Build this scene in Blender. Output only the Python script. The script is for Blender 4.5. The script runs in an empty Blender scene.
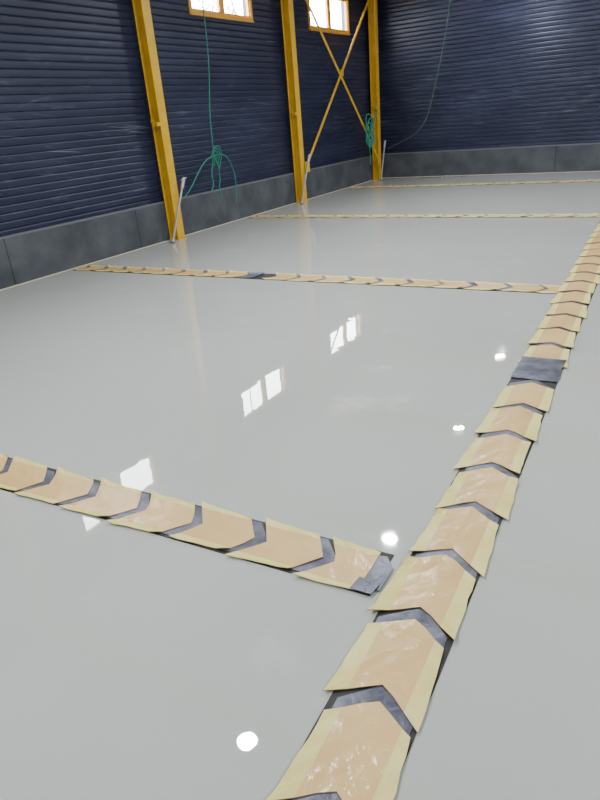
import bpy, bmesh, math, random
from mathutils import Vector, Matrix
random.seed(7)
S = 1.6   # metres: eye height, the module the hall was measured in
scene = bpy.context.scene
col = scene.collection

# ------------------------------------------------------------------ helpers
def new_mat(name, color, rough=0.5, metal=0.0, spec=0.5):
    m = bpy.data.materials.new(name); m.use_nodes = True
    b = m.node_tree.nodes["Principled BSDF"]
    b.inputs["Base Color"].default_value = (*color, 1)
    b.inputs["Roughness"].default_value = rough
    b.inputs["Metallic"].default_value = metal
    b.inputs["Specular IOR Level"].default_value = spec
    return m
def N(m, t, **kw):
    n = m.node_tree.nodes.new(t)
    for k, v in kw.items():
        if k in n.inputs: n.inputs[k].default_value = v
        else: setattr(n, k, v)
    return n
def L(m, a, b): m.node_tree.links.new(a, b)
def bsdf(m): return m.node_tree.nodes["Principled BSDF"]
def noise_color(m, c1, c2, scale=5, detail=6, lo=0.35, hi=0.65, stretch=(1,1,1)):
    tc = N(m, "ShaderNodeTexCoord"); mp = N(m, "ShaderNodeMapping"); mp.inputs["Scale"].default_value = stretch
    L(m, tc.outputs["Object"], mp.inputs["Vector"])
    n = N(m, "ShaderNodeTexNoise"); n.inputs["Scale"].default_value = scale; n.inputs["Detail"].default_value = detail
    L(m, mp.outputs[0], n.inputs["Vector"])
    r = N(m, "ShaderNodeValToRGB"); r.color_ramp.elements[0].position = lo; r.color_ramp.elements[1].position = hi
    r.color_ramp.elements[0].color = (*c1, 1); r.color_ramp.elements[1].color = (*c2, 1)
    L(m, n.outputs["Fac"], r.inputs[0]); L(m, r.outputs[0], bsdf(m).inputs["Base Color"])
    return r
def smudge(m, under, c, scale, stretch, lo, hi, amt, rot=(0,0,0), zband=None, loc=(3.1,7.7,1.3)):
    """lay a sparse lighter dust / scuff layer over the base colour"""
    tc = N(m, "ShaderNodeTexCoord"); mp = N(m, "ShaderNodeMapping"); mp.inputs["Scale"].default_value = stretch
    mp.inputs["Location"].default_value=loc
    m0 = N(m, "ShaderNodeMapping"); m0.inputs["Rotation"].default_value=rot
    L(m, tc.outputs["Object"], m0.inputs["Vector"]); L(m, m0.outputs[0], mp.inputs["Vector"])
    n = N(m, "ShaderNodeTexNoise"); n.inputs["Scale"].default_value = scale; n.inputs["Detail"].default_value = 10; n.inputs["Roughness"].default_value=.65
    L(m, mp.outputs[0], n.inputs["Vector"])
    r = N(m,"ShaderNodeMapRange"); r.inputs[1].default_value=lo; r.inputs[2].default_value=hi; r.inputs[3].default_value=0; r.inputs[4].default_value=amt
    L(m,n.outputs["Fac"],r.inputs[0]); fac=r.outputs[0]
    if zband:
        sx=N(m,"ShaderNodeSeparateXYZ"); L(m,tc.outputs["Object"],sx.inputs[0])
        a=N(m,"ShaderNodeMapRange"); a.inputs[1].default_value=zband[0]; a.inputs[2].default_value=zband[1]; L(m,sx.outputs[2],a.inputs[0])
        b=N(m,"ShaderNodeMapRange"); b.inputs[1].default_value=zband[3]; b.inputs[2].default_value=zband[2]; L(m,sx.outputs[2],b.inputs[0])
        k=N(m,"ShaderNodeMath",operation='MULTIPLY'); L(m,a.outputs[0],k.inputs[0]); L(m,b.outputs[0],k.inputs[1])
        k2=N(m,"ShaderNodeMath",operation='MULTIPLY'); L(m,k.outputs[0],k2.inputs[0]); L(m,fac,k2.inputs[1]); fac=k2.outputs[0]
    mx=N(m,"ShaderNodeMixRGB"); mx.inputs[2].default_value=(*c,1); L(m,fac,mx.inputs[0]); L(m,under.outputs[0],mx.inputs[1])
    L(m,mx.outputs[0],bsdf(m).inputs["Base Color"]); return mx
def add_bump(m, scale, strength, dist=0.01, detail=3, stretch=(1,1,1), coat=False):
    tc = N(m, "ShaderNodeTexCoord"); mp = N(m, "ShaderNodeMapping"); mp.inputs["Scale"].default_value = stretch
    L(m, tc.outputs["Object"], mp.inputs["Vector"])
    n = N(m, "ShaderNodeTexNoise"); n.inputs["Detail"].default_value = detail; out = n.outputs["Fac"]
    n.inputs["Distortion"].default_value = 0.6
    n.inputs["Scale"].default_value = scale
    L(m, mp.outputs[0], n.inputs["Vector"])
    b = N(m, "ShaderNodeBump"); b.inputs["Strength"].default_value = strength; b.inputs["Distance"].default_value = dist
    L(m, out, b.inputs["Height"]); L(m, b.outputs[0], bsdf(m).inputs["Coat Normal" if coat else "Normal"])

class MB:
    """little mesh builder"""
    def __init__(s): s.v=[]; s.f=[]; s.mi=[]
    def box(s, lo, hi, mi=0, M=None):
        x0,y0,z0=lo; x1,y1,z1=hi; b=len(s.v)
        P=[(x0,y0,z0),(x1,y0,z0),(x1,y1,z0),(x0,y1,z0),(x0,y0,z1),(x1,y0,z1),(x1,y1,z1),(x0,y1,z1)]
        if M is not None: P=[tuple(M@Vector(p)) for p in P]
        s.v+=P
        for f in [(0,3,2,1),(4,5,6,7),(0,1,5,4),(1,2,6,5),(2,3,7,6),(3,0,4,7)]:
            s.f.append(tuple(b+i for i in f)); s.mi.append(mi)
    def poly(s, pts, mi=0):
        b=len(s.v); s.v+= [tuple(p) for p in pts]; s.f.append(tuple(range(b,b+len(pts)))); s.mi.append(mi)
    def prism(s, top, thick, mi=0):
        b=len(s.v); n=len(top)
        s.v+=[tuple(p) for p in top]+[(p[0],p[1],p[2]-thick) for p in top]
        s.f.append(tuple(range(b,b+n))); s.mi.append(mi)
        s.f.append(tuple(b+n+i for i in reversed(range(n)))); s.mi.append(mi)
        for i in range(n):
            j=(i+1)%n; s.f.append((b+i,b+n+i,b+n+j,b+j)); s.mi.append(mi)
    def cyl(s, p0, p1, r, n=12, mi=0, r2=None, caps=True):
        p0=Vector(p0); p1=Vector(p1); d=(p1-p0).normalized()
        a=d.orthogonal().normalized(); c=d.cross(a); b=len(s.v); r2=r if r2 is None else r2
        for P,R in ((p0,r),(p1,r2)):
            for i in range(n):
                t=2*math.pi*i/n; s.v.append(tuple(P+a*R*math.cos(t)+c*R*math.sin(t)))
        for i in range(n):
            j=(i+1)%n; s.f.append((b+i,b+j,b+n+j,b+n+i)); s.mi.append(mi)
        if caps:
            s.f.append(tuple(b+i for i in reversed(range(n)))); s.mi.append(mi)
            s.f.append(tuple(b+n+i for i in range(n))); s.mi.append(mi)
    def obj(s, name, mats, smooth=False, bevel=0, parent=None, loc=None):
        me=bpy.data.meshes.new(name); me.from_pydata(s.v,[],s.f); me.update()
        for m in mats: me.materials.append(m)
        for p,i in zip(me.polygons,s.mi): p.material_index=i; p.use_smooth=smooth
        o=bpy.data.objects.new(name,me); col.objects.link(o)
        if bevel:
            md=o.modifiers.new("bev","BEVEL"); md.width=bevel; md.segments=2; md.limit_method='ANGLE'
        if parent: o.parent=parent
        if loc: o.location=loc
        return o
def empty(name):
    e=bpy.data.objects.new(name,None); col.objects.link(e); e.empty_display_size=.2; return e
def rope(name, pts, r, mat, parent=None, order=3, extra=None):
    cu=bpy.data.curves.new(name,'CURVE'); cu.dimensions='3D'; cu.bevel_depth=r; cu.bevel_resolution=3; cu.resolution_u=10
    for PP in [pts]+(extra or []):
        sp=cu.splines.new('NURBS'); sp.points.add(len(PP)-1)
        for q,p in zip(sp.points,PP): q.co=(p[0]*S,p[1]*S,p[2]*S,1)
        sp.order_u=order; sp.use_endpoint_u=True
    cu.materials.append(mat)
    o=bpy.data.objects.new(name,cu); col.objects.link(o)
    if parent: o.parent=parent
    return o

# ------------------------------------------------------------------ materials
m_floor=new_mat("epoxy_floor",(0.5,0.5,0.47),0.04,0,0.5)
r_=noise_color(m_floor,(0.445,0.468,0.448),(0.49,0.51,0.49),0.5,5,0.3,0.7)
smudge(m_floor,r_,(.66,.67,.66),1.6,(1,1,1),.60,.74,.5)
bsdf(m_floor).inputs["IOR"].default_value=1.45
tc=N(m_floor,"ShaderNodeTexCoord"); n=N(m_floor,"ShaderNodeTexNoise"); n.inputs["Scale"].default_value=1.3; n.inputs["Detail"].default_value=8
L(m_floor,tc.outputs["Object"],n.inputs["Vector"])
mr=N(m_floor,"ShaderNodeMapRange"); mr.inputs[1].default_value=.5; mr.inputs[2].default_value=.8; mr.inputs[3].default_value=.015; mr.inputs[4].default_value=.06
L(m_floor,n.outputs["Fac"],mr.inputs[0]); L(m_floor,mr.outputs[0],bsdf(m_floor).inputs["Roughness"])
add_bump(m_floor,3.0,0.07,0.01,2)

m_siding=new_mat("navy_siding",(0.02,0.022,0.05),0.40,0,0.4)
r_=noise_color(m_siding,(0.016,0.020,0.050),(0.034,0.040,0.085),1.2,10,0.40,0.8,(1,.6,3))
r_=smudge(m_siding,r_,(.22,.24,.32),1.5,(1,1,6),.60,.82,.5)
r_=smudge(m_siding,r_,(.36,.38,.44),1.3,(1,.7,30),.61,.72,.5,rot=(.10,0,0),zband=(1.0,1.25,1.9,2.2))
smudge(m_siding,r_,(.36,.38,.44),1.3,(1,.6,26),.63,.74,.45,rot=(-.22,0,0),zband=(.9,1.2,2.0,2.5),loc=(9,2,5))
add_bump(m_siding,60,0.15,0.002)
m_conc=new_mat("plinth_concrete",(0.09,0.10,0.12),0.85,0,.3)
noise_color(m_conc,(0.060,0.067,0.080),(0.105,0.113,0.130),2.5,10,.35,.7); add_bump(m_conc,40,.3,.004)
m_cap=new_mat("plinth_cap",(0.14,0.145,0.165),0.7)
m_yel=new_mat("yellow_steel_paint",(0.72,0.42,0.025),0.4); noise_color(m_yel,(0.66,0.39,0.02),(0.76,0.46,0.03),6,4)
m_orange=new_mat("orange_wood_frame",(0.55,0.22,0.03),0.45); noise_color(m_orange,(0.68,0.32,0.03),(0.78,0.40,0.05),8,5,stretch=(1,.2,4))
m_kraft=new_mat("kraft_paper_film",(0.68,0.42,0.20),0.5); noise_color(m_kraft,(0.66,0.415,0.145),(0.76,0.50,0.20),2.2,8); add_bump(m_kraft,9,0.2,0.010,4)
bsdf(m_kraft).inputs["Coat Weight"].default_value=.5; bsdf(m_kraft).inputs["Coat Roughness"].default_value=.15; add_bump(m_kraft,14,.6,.012,5,coat=True)
m_tape=new_mat("yellow_masking_tape",(0.68,0.57,0.26),0.5); noise_color(m_tape,(0.72,0.62,0.19),(0.82,0.73,0.29),6,6); add_bump(m_tape,20,0.3,0.006)
m_grey=new_mat("grey_duct_tape",(0.17,0.18,0.22),0.35,0.2); noise_color(m_grey,(0.06,0.065,0.10),(0.15,0.16,0.21),8,5,.4,.62); add_bump(m_grey,26,0.45,0.007,4)
m_dark=new_mat("joint_dark",(0.018,0.018,0.018),0.6)
m_cream=new_mat("cream_tape",(0.70,0.66,0.46),0.5); add_bump(m_cream,30,.2,.004)
m_rope=new_mat("green_rope",(0.02,0.24,0.17),0.6)
m_rope2=new_mat("grey_green_rope",(0.07,0.15,0.13),0.6)
m_rod=new_mat("grey_rod",(0.40,0.38,0.39),0.4,0.4)
m_ceil=new_mat("ceiling_panel",(0.78,0.79,0.80),0.7)
m_lamp=new_mat("lamp_housing",(0.05,0.05,0.055),0.4,0.6)
m_bark=new_mat("bark",(0.12,0.10,0.08),0.8)
m_leaf=new_mat("leaf",(0.10,0.16,0.05),0.7)
m_snow=new_mat("outdoor_ground",(0.3,0.3,0.28),0.8)
m_glass=bpy.data.materials.new("window_glass"); m_glass.use_nodes=True
nt=m_glass.node_tree; nt.nodes.clear()
o_=nt.nodes.new("ShaderNodeOutputMaterial"); mx=nt.nodes.new("ShaderNodeMixShader"); tr=nt.nodes.new("ShaderNodeBsdfTransparent"); gl=nt.nodes.new("ShaderNodeBsdfGlossy")
gl.inputs["Roughness"].default_value=.02; mx.inputs[0].default_value=.08
nt.links.new(tr.outputs[0],mx.inputs[1]); nt.links.new(gl.outputs[0],mx.inputs[2]); nt.links.new(mx.outputs[0],o_.inputs[0])

# ------------------------------------------------------------------ room shell (units of S)
XL,XR,YB,YF,ZC=-4.42,3.8,-2.6,10.09,3.0
WZ0,WZ1=1.995,2.45
WINS=[(3.04,4.12),(5.66,6.76),(8.04,9.20)]
T=0.10
b=MB(); b.box(((XL-T)*S,(YB-T)*S,-0.12),((XR+T)*S,(YF+T)*S,0)); b.obj("floor",[m_floor])
b=MB(); b.box(((XL-T)*S,(YB-T)*S,ZC*S),((XR+T)*S,(YF+T)*S,ZC*S+.12)); b.obj("ceiling",[m_ceil])

P=0.092 # board pitch (m)
PROF=[(0,0),(.06,.010),(.2,.014),(.5,.015),(.8,.014),(.94,.009)]
def zrows(z0,z1):
    out=[]; k=math.floor(z0/P)
    def dep(z):
        f=(z/P)%1.0; pr=PROF+[(1,0)]
        for (a,da),(c,dc) in zip(pr,pr[1:]):
            if a<=f<=c: return da+(dc-da)*(f-a)/(c-a)
        return 0
    out.append((z0,dep(z0)))
    while k*P<z1:
        for f,d in PROF:
            z=(k+f)*P
            if z0+1e-4<z<z1-1e-4: out.append((z,d))
        k+=1
    out.append((z1,dep(z1))); return out
def siding(mb, axis, face, sgn, a0,a1,z0,z1):
    rows=zrows(z0,z1)
    def pt(a,z,d):
        return (face+sgn*d,a,z) if axis=='x' else (a,face+sgn*d,z)
    for (za,da),(zb,db) in zip(rows,rows[1:]):
        q=[pt(a0,za,da),pt(a1,za,da),pt(a1,zb,db),pt(a0,zb,db)]
        if (axis=='x')!=(sgn>0): q.reverse()
        mb.poly(q,0)
def wall(name, axis, face, sgn, a0,a1, holes):
    """inner siding + structural slab behind, with window openings (all metres)"""
    mb=MB(); H=ZC*S; th=T*S
    segs=[]; cur=a0
    for h0,h1 in holes:
        segs.append((cur,h0,0,H)); segs.append((h0,h1,0,WZ0*S)); segs.append((h0,h1,WZ1*S,H)); cur=h1
    segs.append((cur,a1,0,H))
    for s0,s1,z0,z1 in segs:
        siding(mb,axis,face,sgn,s0,s1,z0,z1)
        if axis=='x': mb.box((min(face-sgn*th,face-sgn*.002),s0,z0),(max(face-sgn*th,face-sgn*.002),s1,z1),0)
        else: mb.box((s0,min(face-sgn*th,face-sgn*.002),z0),(s1,max(face-sgn*th,face-sgn*.002),z1),0)
    return mb.obj(name,[m_siding])
wall("wall_left",'x',XL*S,1,YB*S,YF*S,[(a*S,c*S) for a,c in WINS])
wall("wall_right",'x',XR*S,-1,YB*S,YF*S,[])
wall("wall_far",'y',YF*S,-1,XL*S,XR*S,[])
wall("wall_back",'y',YB*S,1,XL*S,XR*S,[])

# plinths
PH=0.365
def plinth(name,lo,hi,axis):
    mb=MB(); a0,a1=(lo[1],hi[1]) if axis=='y' else (lo[0],hi[0])
    n=int((a1-a0)/2.4)+1; st=(a1-a0)/n; g=.006
    for i in range(n):
        l=list(lo); h=list(hi); k=1 if axis=='y' else 0
        l[k]=a0+i*st+(g if i else 0); h[k]=a0+(i+1)*st
        h[2]=PH*S-.025; mb.box(l,h,0)
    mb.box((lo[0],lo[1],PH*S-.025),(hi[0],hi[1],PH*S),1)
    mb.obj(name,[m_conc,m_cap],bevel=.004)
e=.022
plinth("baseboard_left",(XL*S+e,YB*S+e,0),(-4.365*S,YF*S-e-.06*S,0),'y')
plinth("baseboard_far",(XL*S+e,(YF-.06)*S+.0,0),(XR*S-e,YF*S-e,0),'x')
plinth("baseboard_right",(3.74*S,YB*S+e,0),(XR*S-e,YF*S-e-.06*S,0),'y')

# tape along the foot of the walls
COLY=[-.1,2.40,4.87,7.36,9.80]; CX=-4.305
b=MB()
ys=[YB+.1]+[v for c in COLY for v in (c-.085,c+.085)]+[9.99]
for y0,y1 in zip(ys[::2],ys[1::2]):
    n=max(1,round((y1-y0)/.45)); st=(y1-y0)/n
    for i in range(n):
        y=y0+i*st; w=.032+random.uniform(-.004,.006)
        b.prism([(-4.362*S,y*S,.003),((-4.362+w)*S,y*S,.003),((-4.362+w+random.uniform(-.003,.003))*S,(y+st)*S,.003),(-4.362*S,(y+st)*S,.003)],.0028,0)
b.obj("masking_tape_left",[m_cream])
b=MB(); x=-4.33
while x<3.3:
    b.prism([(x*S,9.985*S,.003),((x+.4)*S,9.985*S,.003),((x+.4)*S,10.027*S,.003),(x*S,10.027*S,.003)],.0028,0); x+=.4
b.obj("masking_tape_far",[m_cream])

# ------------------------------------------------------------------ windows
for i,(a,c) in enumerate(WINS):
    par=empty("window_%d"%(i+1))
    mb=MB(); x0=(XL-.03)*S; x1=XL*S+.035; f=.042*S
    a*=S; c*=S; z0=WZ0*S; z1=WZ1*S; mid=(a+c)/2
    mb.box((x0,a,z0),(x1,c,z0+f)); mb.box((x0,a,z1-f),(x1,c,z1))
    mb.box((x0,a,z0+f),(x1,a+f,z1-f)); mb.box((x0,c-f,z0+f),(x1,c,z1-f))
    mb.box((x0,mid-f*.7,z0+f),(x1-.01,mid+f*.7,z1-f))
    mb.box((x1-.03,a,z0-.006),(x1+.02,c,z0+.014))
    mb.obj("frame",[m_orange],bevel=.004,parent=par)
    g=MB()
    for p0,p1 in ((a+f,mid-f*.7),(mid+f*.7,c-f)):
        X_=x0+.03; g.poly([(X_,p0,z0+f),(X_,p1,z0+f),(X_,p1,z1-f),(X_,p0,z1-f)])
    g.obj("glass",[m_glass],parent=par)
    s=MB(); w=.016*S
    for p0,p1 in ((a+f,mid-f*.7),(mid+f*.7,c-f)):
        s.box((x0+.02,p0,z0+f),(x1-.02,p0+w,z1-f)); s.box((x0+.02,p1-w,z0+f),(x1-.02,p1,z1-f))
        s.box((x0+.02,p0+w,z0+f),(x1-.02,p1-w,z0+f+w)); s.box((x0+.02,p0+w,z1-f-w),(x1-.02,p1-w,z1-f))
    s.obj("sash",[m_orange],bevel=.003,parent=par)

# outside: ground and bare trees seen through windows
b=MB(); b.box((-40,-30,-.3),((XL-T)*S-.02,50,-.1)); b.obj("outdoor_ground",[m_snow])
def tree(name,x,y,h):
    mb=MB()
    def br(p,d,l,r,k):
        q=p+d*l; mb.cyl(p,q,r,6,0,r*.7)
        if k==0:
            for _ in range(3):
                c=q+Vector((random.uniform(-.2,.2),random.uniform(-.2,.2),random.uniform(-.15,.2))); s=.05
                u=Vector((random.uniform(-1,1),random.uniform(-1,1),random.uniform(-1,1))).normalized()*s; v=u.orthogonal().normalized()*s
                mb.poly([c-u,c-v,c+u,c+v],1)
            return
        for _ in range(3):
            nd=(d+Vector((random.uniform(-.8,.8),random.uniform(-.8,.8),random.uniform(-.15,.6)))).normalized()
            br(q,nd,l*random.uniform(.6,.85),r*.6,k-1)
    br(Vector((x,y,-.1)),Vector((0,0,1)),h*.36,.09,4)
    mb.obj(name,[m_bark,m_leaf])
for x,y,h in ((-14.5,11.5,6.0),(-15.5,22.5,6.5),(-15,5,5.6)): tree("tree",x,y,h)

# ------------------------------------------------------------------ steel columns (H section) 
def column(y,cx,idx):
    par=empty("steel_column")
    w=.052*S; tf=.014; H=ZC*S
    mb=MB(); X=cx*S; Y=y*S
    mb.box((X-w,Y-w,.016),(X-w+tf,Y+w,H)); mb.box((X+w-tf,Y-w,.016),(X+w,Y+w,H)); mb.box((X-w+tf,Y-.006,.016),(X+w-tf,Y+.006,H))
    mb.obj("h_profile",[m_yel],bevel=.002,parent=par)
    mb=MB(); mb.box((X-w+.002,Y-w-.02,0),(X+w+.02,Y+w+.02,.016))
    for sx in(-.5,.8):
        for sy in(-1,1): mb.cyl((X+sx*w,Y+sy*(w-.03),.016),(X+sx*w,Y+sy*(w-.03),.04),.012,6)
    mb.obj("base_plate",[m_yel],parent=par)
    sg=1 if cx<0 else -1
    mb=MB(); mb.box((X+(.2*w if sg>0 else -w),Y-w-.07,1.05*S-.03),(X+(w if sg>0 else -.2*w),Y-w,1.05*S+.02)); 
    mb.box((X-.03,Y-w-.07,1.05*S+.02),(X+.03,Y-w-.058,1.05*S+.07))
    mb.obj("bracket",[m_yel],parent=par)
for i,y in enumerate(COLY): column(y,CX,i)
for i,y in enumerate(COLY): column(y,3.67,i)

# roof beams
for y in COLY:
    mb=MB(); Y=y*S; z=ZC*S
    mb.box((-4.2*S,Y-.07,z-.012),(3.6*S,Y+.07,z)); mb.box((-4.2*S,Y-.07,z-.3),(3.6*S,Y+.07,z-.288)); mb.box((-4.2*S,Y-.005,z-.288),(3.6*S,Y+.005,z-.012))
    mb.obj("roof_beam",[m_yel])

# cross bracing between columns 2 and 3 
def flat(mb,p0,p1,w,t):
    p0=Vector(p0)*S; p1=Vector(p1)*S; d=(p1-p0).normalized(); n_=Vector((1,0,0)); c=d.cross(n_)
    M=Matrix((n_,c,d)).transposed().to_4x4(); M.translation=p0
    mb.box((-t,-w,0),(t,w,(p1-p0).length),0,M)
mb=MB()
flat(mb,(-4.235,7.46,.46),(-4.235,9.72,2.62),.032,.004)
flat(mb,(-4.225,9.70,.30),(-4.225,7.44,2.50),.032,.004)
M=Matrix.Translation((-4.23*S,8.55*S,1.50*S)); mb.box((-.012,-.06,-.06),(.012,.06,.06),0,M)
for p in ((7.44,.42),(9.72,2.64),(9.72,.28),(7.44,2.52)):
    M=Matrix.Translation((-4.23*S,p[0]*S,p[1]*S)); mb.box((-.014,-.08,-.10),(.010,.08,.10),0,M)
mb.obj("cross_brace",[m_yel])

# leaning rods at column feet
for y in (4.87,7.36,9.80):
    mb=MB(); k=1 if y<9 else .55
    p0=Vector((-4.19,y-.21*k,.008))*S; p1=Vector((-4.205,y+.10,.545))*S
    mb.cyl(p0,p1,.016,10,0); d=(p1-p0).normalized()
    mb.cyl(p1-d*.14,p1+d*.03,.028,10,0); mb.cyl(p0,p0+d*.05,.03,10,0)
    mb.cyl(p1+Vector((0,-.06,0)),p1+Vector((0,.07,.02)),.012,8,0)
    mb.obj("anchor_rod",[m_rod],smooth=False)

# ------------------------------------------------------------------ ropes
X=-4.17
par=empty("hanging_rope")
loops=[]
for k in range(3):
    r=.05+.015*k; cy=5.46+.01*k
    loops.append([(X+.012*k+.02*math.sin(t*2),cy+r*.7*math.cos(t),.70+r*1.4*math.sin(t)) for t in [i*math.pi/5 for i in range(11)]])
rope("hanging_line",[(X,5.56,2.9),(X,5.58,2.07),(X,5.55,1.5),(X,5.46,1.1),(X,5.45,.78),(X,5.43,.62)],.009,m_rope,par)
rope("knot_loops",loops[0],.009,m_rope,par,extra=loops[1:]+[
  [(X,5.44,.72),(X,5.30,.70),(X,5.12,.55),(X,5.0,.44),(X-.03,4.93,.38)],
  [(X,5.46,.72),(X,5.62,.74),(X,5.74,.60),(X,5.78,.42),(X-.02,5.76,.22)],
  [(X,5.43,.70),(X,5.36,.55),(X,5.40,.45),(X,5.33,.39)],
  [(X,5.48,.66),(X,5.52,.50),(X,5.46,.42),(X,5.50,.30)]])
Yr=9.95
rope("hanging_rope",[(-3.17,Yr,2.9),(-3.19,Yr,2.31),(-3.33,Yr,1.59),(-3.47,Yr,1.05),(-3.55,Yr,.80),(-3.72,Yr,.62),(-3.98,Yr,.52),(-4.18,Yr,.44)],.010,m_rope2)
lp=[]
for k in range(6):
    r=.05+.014*k
    lp.append([(-4.15+.02*math.sin(t*3+k),9.22+.05*math.sin(k*2)+r*math.cos(t),.60+.03*k+r*1.9*math.sin(t)) for t in [i*math.pi/5 for i in range(11)]])
rope("rope_coil",lp[0],.013,m_rope,extra=lp[1:]+[[(-4.15,9.2,.7),(-4.14,9.16,.5),(-4.16,9.24,.4),(-4.15,9.2,.28)],[(-4.16,9.5,1.0),(-4.15,9.4,.85),(-4.15,9.25,.75)]])

# ------------------------------------------------------------------ masking paper strips
def strip(name, p0, p1, W, K, pitch, a, patches=(), phase=0.0, seed=1, tail=0.0):
    """p0->p1 centre line in modules; tiles point toward p1"""
    R=random.Random(seed)
    p0=Vector((*p0,0))*S; p1=Vector((*p1,0))*S; d=(p1-p0); Ln=d.length; d.normalize(); n_=Vector((-d.y,d.x,0))
    W*=S;K*=S;pitch*=S;a*=S; band=.034*S; tail*=S
    mb=MB()
    def q(s,w,z): 
        v=p0+d*s+n_*w; return (v.x,v.y,z)
    # dark joint strip on the floor
    mb.prism([q(0,-W*.95,.003),q(Ln-.03,-W*.95,.003),q(Ln-.03,W*.95,.003),q(0,W*.95,.003)],.0028,3)
    s=phase*S-pitch; k=0
    while s<Ln:
        sk=R.uniform(-.14,.14); sh=R.uniform(-.006,.006)*S
        s0=s+R.uniform(-.006,.006)*S
        wl0=W*R.uniform(1.0,1.10); wl1=W*R.uniform(.86,.97); wr0=W*R.uniform(1.0,1.12); wr1=W*R.uniform(.84,.96)
        Lt=pitch-band+R.uniform(-.004,.004)*S
        inpatch=any(pa*S<s+pitch*.5<pb*S for pa,pb in patches)
        def clampS(x): return max(0,min(Ln-tail,x))
        if not inpatch and s+pitch>0.01:
            cw=W*.84
            for sg in(-1,1):
                A=clampS(s0+Lt-.01*S); B=clampS(s0+Lt+band+.006*S)
                A1=clampS(s0+Lt+a-.01*S); B1=clampS(s0+Lt+a+band+.006*S)
                if B1-A1<.005: continue
                cj=cw*R.uniform(.90,1.05)
                pts=[q(A1,0,.006),q(B1,0,.006),q(B,sg*cj,.006),q(A,sg*cj,.006)]
                if sg<0: pts.reverse()
                mb.prism(pts,.0029,2)
            nS=6
            ws=[('o',-1),('k',-1),('kk',-.5),('c',0),('kk',.5),('k',1),('o',1)]
            zc=[R.uniform(0,.014) for _ in range(4)]
            grid=[]
            for i in range(nS+1):
                f=i/nS; row=[]
                for typ,sg in ws:
                    if typ=='o': w=((wl0*(1-f)+wl1*f) if sg>0 else -(wr0*(1-f)+wr1*f))+R.uniform(-.0022,.0022)*S
                    elif typ=='k': w=sg*K
                    elif typ=='kk': w=sg*K
                    else: w=0
                    w+=sh
                    off=a*(1-abs(w)/W)
                    ss=clampS(s0+f*Lt+off+sk*w)
                    z=.0105+R.uniform(-.0012,.0016)
                    if typ=='kk':
                        w=sg*K+sh; off=a*(1-abs(w)/W); ss=clampS(s0+f*Lt+off+sk*w)
                    if typ=='o' and i in(0,nS):
                        z+=zc[(0 if i==0 else 1)+(2 if sg>0 else 0)]
                    row.append(q(ss,w,z))
                grid.append(row)
            b0=len(mb.v); c=len(ws)
            for row in grid: mb.v+=row
            for row in grid: mb.v+=[(x_,y_,z_-.0035) for x_,y_,z_ in row]
            off2=(nS+1)*c
            for i in range(nS):
                for j in range(c-1):
                    A=b0+i*c+j; mi=1 if j in(0,c-2) else 0
                    mb.f.append((A,A+c,A+c+1,A+1)[::-1]); mb.mi.append(mi)
                    A+=off2; mb.f.append((A,A+c,A+c+1,A+1)); mb.mi.append(mi)
            def side(i0,i1,mi): mb.f.append((i0,i1,i1+off2,i0+off2)); mb.mi.append(mi)
            for j in range(c-1): 
                side(b0+j,b0+j+1,0); side(b0+nS*c+j,b0+nS*c+j+1,0)
            for i in range(nS):
                side(b0+i*c,b0+(i+1)*c,1); side(b0+i*c+c-1,b0+(i+1)*c+c-1,1)
        s+=pitch; k+=1
    if tail:
        mb.prism([q(Ln-tail-.02,-W*.85,.0075),q(Ln-.005,-W*.7,.009),q(Ln-.002,W*.3,.010),q(Ln-tail*.6,W*.75,.008),q(Ln-tail-.02,W*.7,.007)],.003,2)
        mb.prism([q(Ln-tail-.03,-W*.95,.0135),q(Ln-tail*.3,-W*.98,.016),q(Ln-tail*.2,-W*.5,.014),q(Ln-tail-.02,-W*.4,.013)],.003,2)
    for pa,pb in patches:
        m=4
        for i in range(m):
            A=(pa+(pb-pa)*i/m)*S; B=(pa+(pb-pa)*(i+1)/m)*S+.01; j1=R.uniform(.88,1.0)*W; j2=R.uniform(.88,1.0)*W
            z=.010+.0012*i
            mb.prism([q(A,-j1,z),q(B,-j2,z+.001),q(B,j2,z+.001),q(A,j1,z)],.003,2)
    return mb.obj(name,[m_kraft,m_tape,m_grey,m_dark])
fx=lambda y:-.34-.029*y
strip("masking_paper_strip",(fx(-1.2),-1.2),(fx(9.9),9.9),.090,.057,.225,.065,patches=[(3.57,3.80)],phase=1.2+.574-.225*7-.065,seed=3)
strip("masking_paper_strip",(-4.32,.955),(-.475,1.09),.083,.062,.2,.06,phase=.05,seed=5,tail=.05)
strip("masking_paper_strip",(-4.30,3.60),(-.545,3.71),.083,.060,.2,.06,patches=[(1.66,1.76)],phase=.05,seed=8)
strip("masking_paper_strip",(-4.30,6.17),(-.615,6.25),.070,.030,.2,.06,phase=.05,seed=9)
strip("masking_paper_strip",(-4.28,8.75),(-.69,8.86),.070,.030,.2,.06,phase=.05,seed=11)

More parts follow.
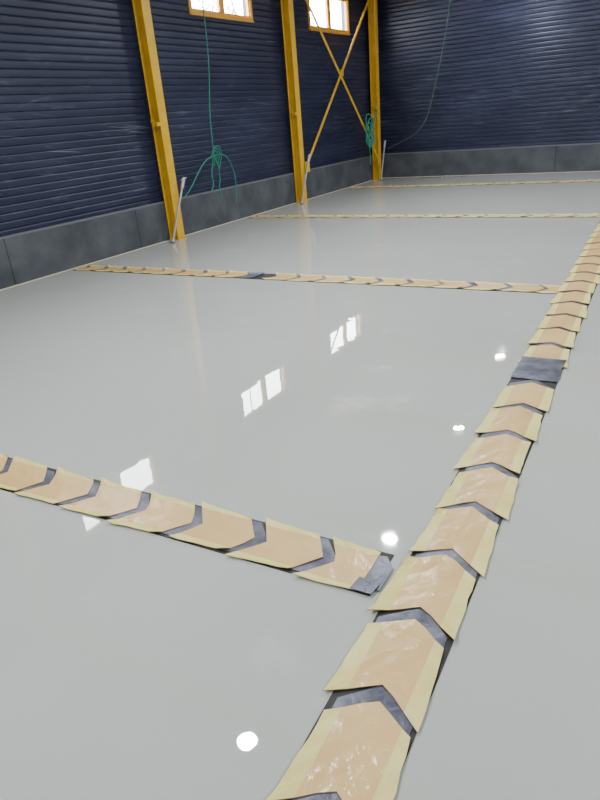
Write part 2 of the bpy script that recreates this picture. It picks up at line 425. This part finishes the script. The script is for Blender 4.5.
# ------------------------------------------------------------------ ceiling lamps, with added fill lamps
LZ=2.6
pos=[(-1.93,2.10),(-1.91,4.40),(-2.0,6.78),(-2.13,9.35),(-1.93,-.4),(1.9,-.4),(1.9,2.1),(1.9,4.4),(1.9,6.8),(1.9,8.6)]  # first four mirror in the floor; the rest are unseen, added for fill light
for x,y in pos:
    par=empty("high_bay_and_fill_lamp"); mb=MB(); c=Vector((x*S,y*S,LZ*S))
    mb.cyl(c,c+Vector((0,0,.03)),.15,32); mb.cyl(c+Vector((0,0,.03)),c+Vector((0,0,.08)),.14,32,0,.09); mb.cyl(c+Vector((0,0,.08)),c+Vector((0,0,.15)),.06,24)
    for i in range(16):
        t=i*math.pi/8; M=Matrix.Translation(c+Vector((0,0,.03)))@Matrix.Rotation(t,4,'Z'); mb.box((.06,-.003,0),(.135,.003,.06),0,M)
    mb.obj("housing",[m_lamp],parent=par)
    mb=MB(); mb.cyl(c+Vector((0,0,.15)),(c.x,c.y,ZC*S),.006,8); mb.obj("hanger",[m_lamp],parent=par)
    ld=bpy.data.lights.new("led_and_fill_disc",'AREA'); ld.shape='DISK'; ld.size=.20; ld.energy=132 if y<9 else 60; ld.color=(.96,.985,1)
    lo=bpy.data.objects.new("led_and_fill_disc",ld); col.objects.link(lo); lo.parent=par; lo.location=c-Vector((0,0,.004))

# ------------------------------------------------------------------ world
w=bpy.data.worlds.new("World"); scene.world=w; w.use_nodes=True
bg=w.node_tree.nodes["Background"]; bg.inputs[0].default_value=(.93,.96,1,1); bg.inputs[1].default_value=40.0

# ------------------------------------------------------------------ camera
cam=bpy.data.cameras.new("camera"); co=bpy.data.objects.new("camera",cam); col.objects.link(co)
cx_=Vector((.8637,.4977,-.0796)); cz_=Vector((.4838,-.7743,.4078)).normalized()
cx_=(cx_-cz_*cx_.dot(cz_)).normalized(); cy_=cz_.cross(cx_)
M=Matrix((cx_,cy_,cz_)).transposed().to_4x4(); M.translation=Vector((0,0,S)); co.matrix_world=M
cam.sensor_fit='VERTICAL'; cam.sensor_height=36; cam.lens=28.35; cam.clip_start=.05; cam.clip_end=200
scene.camera=co
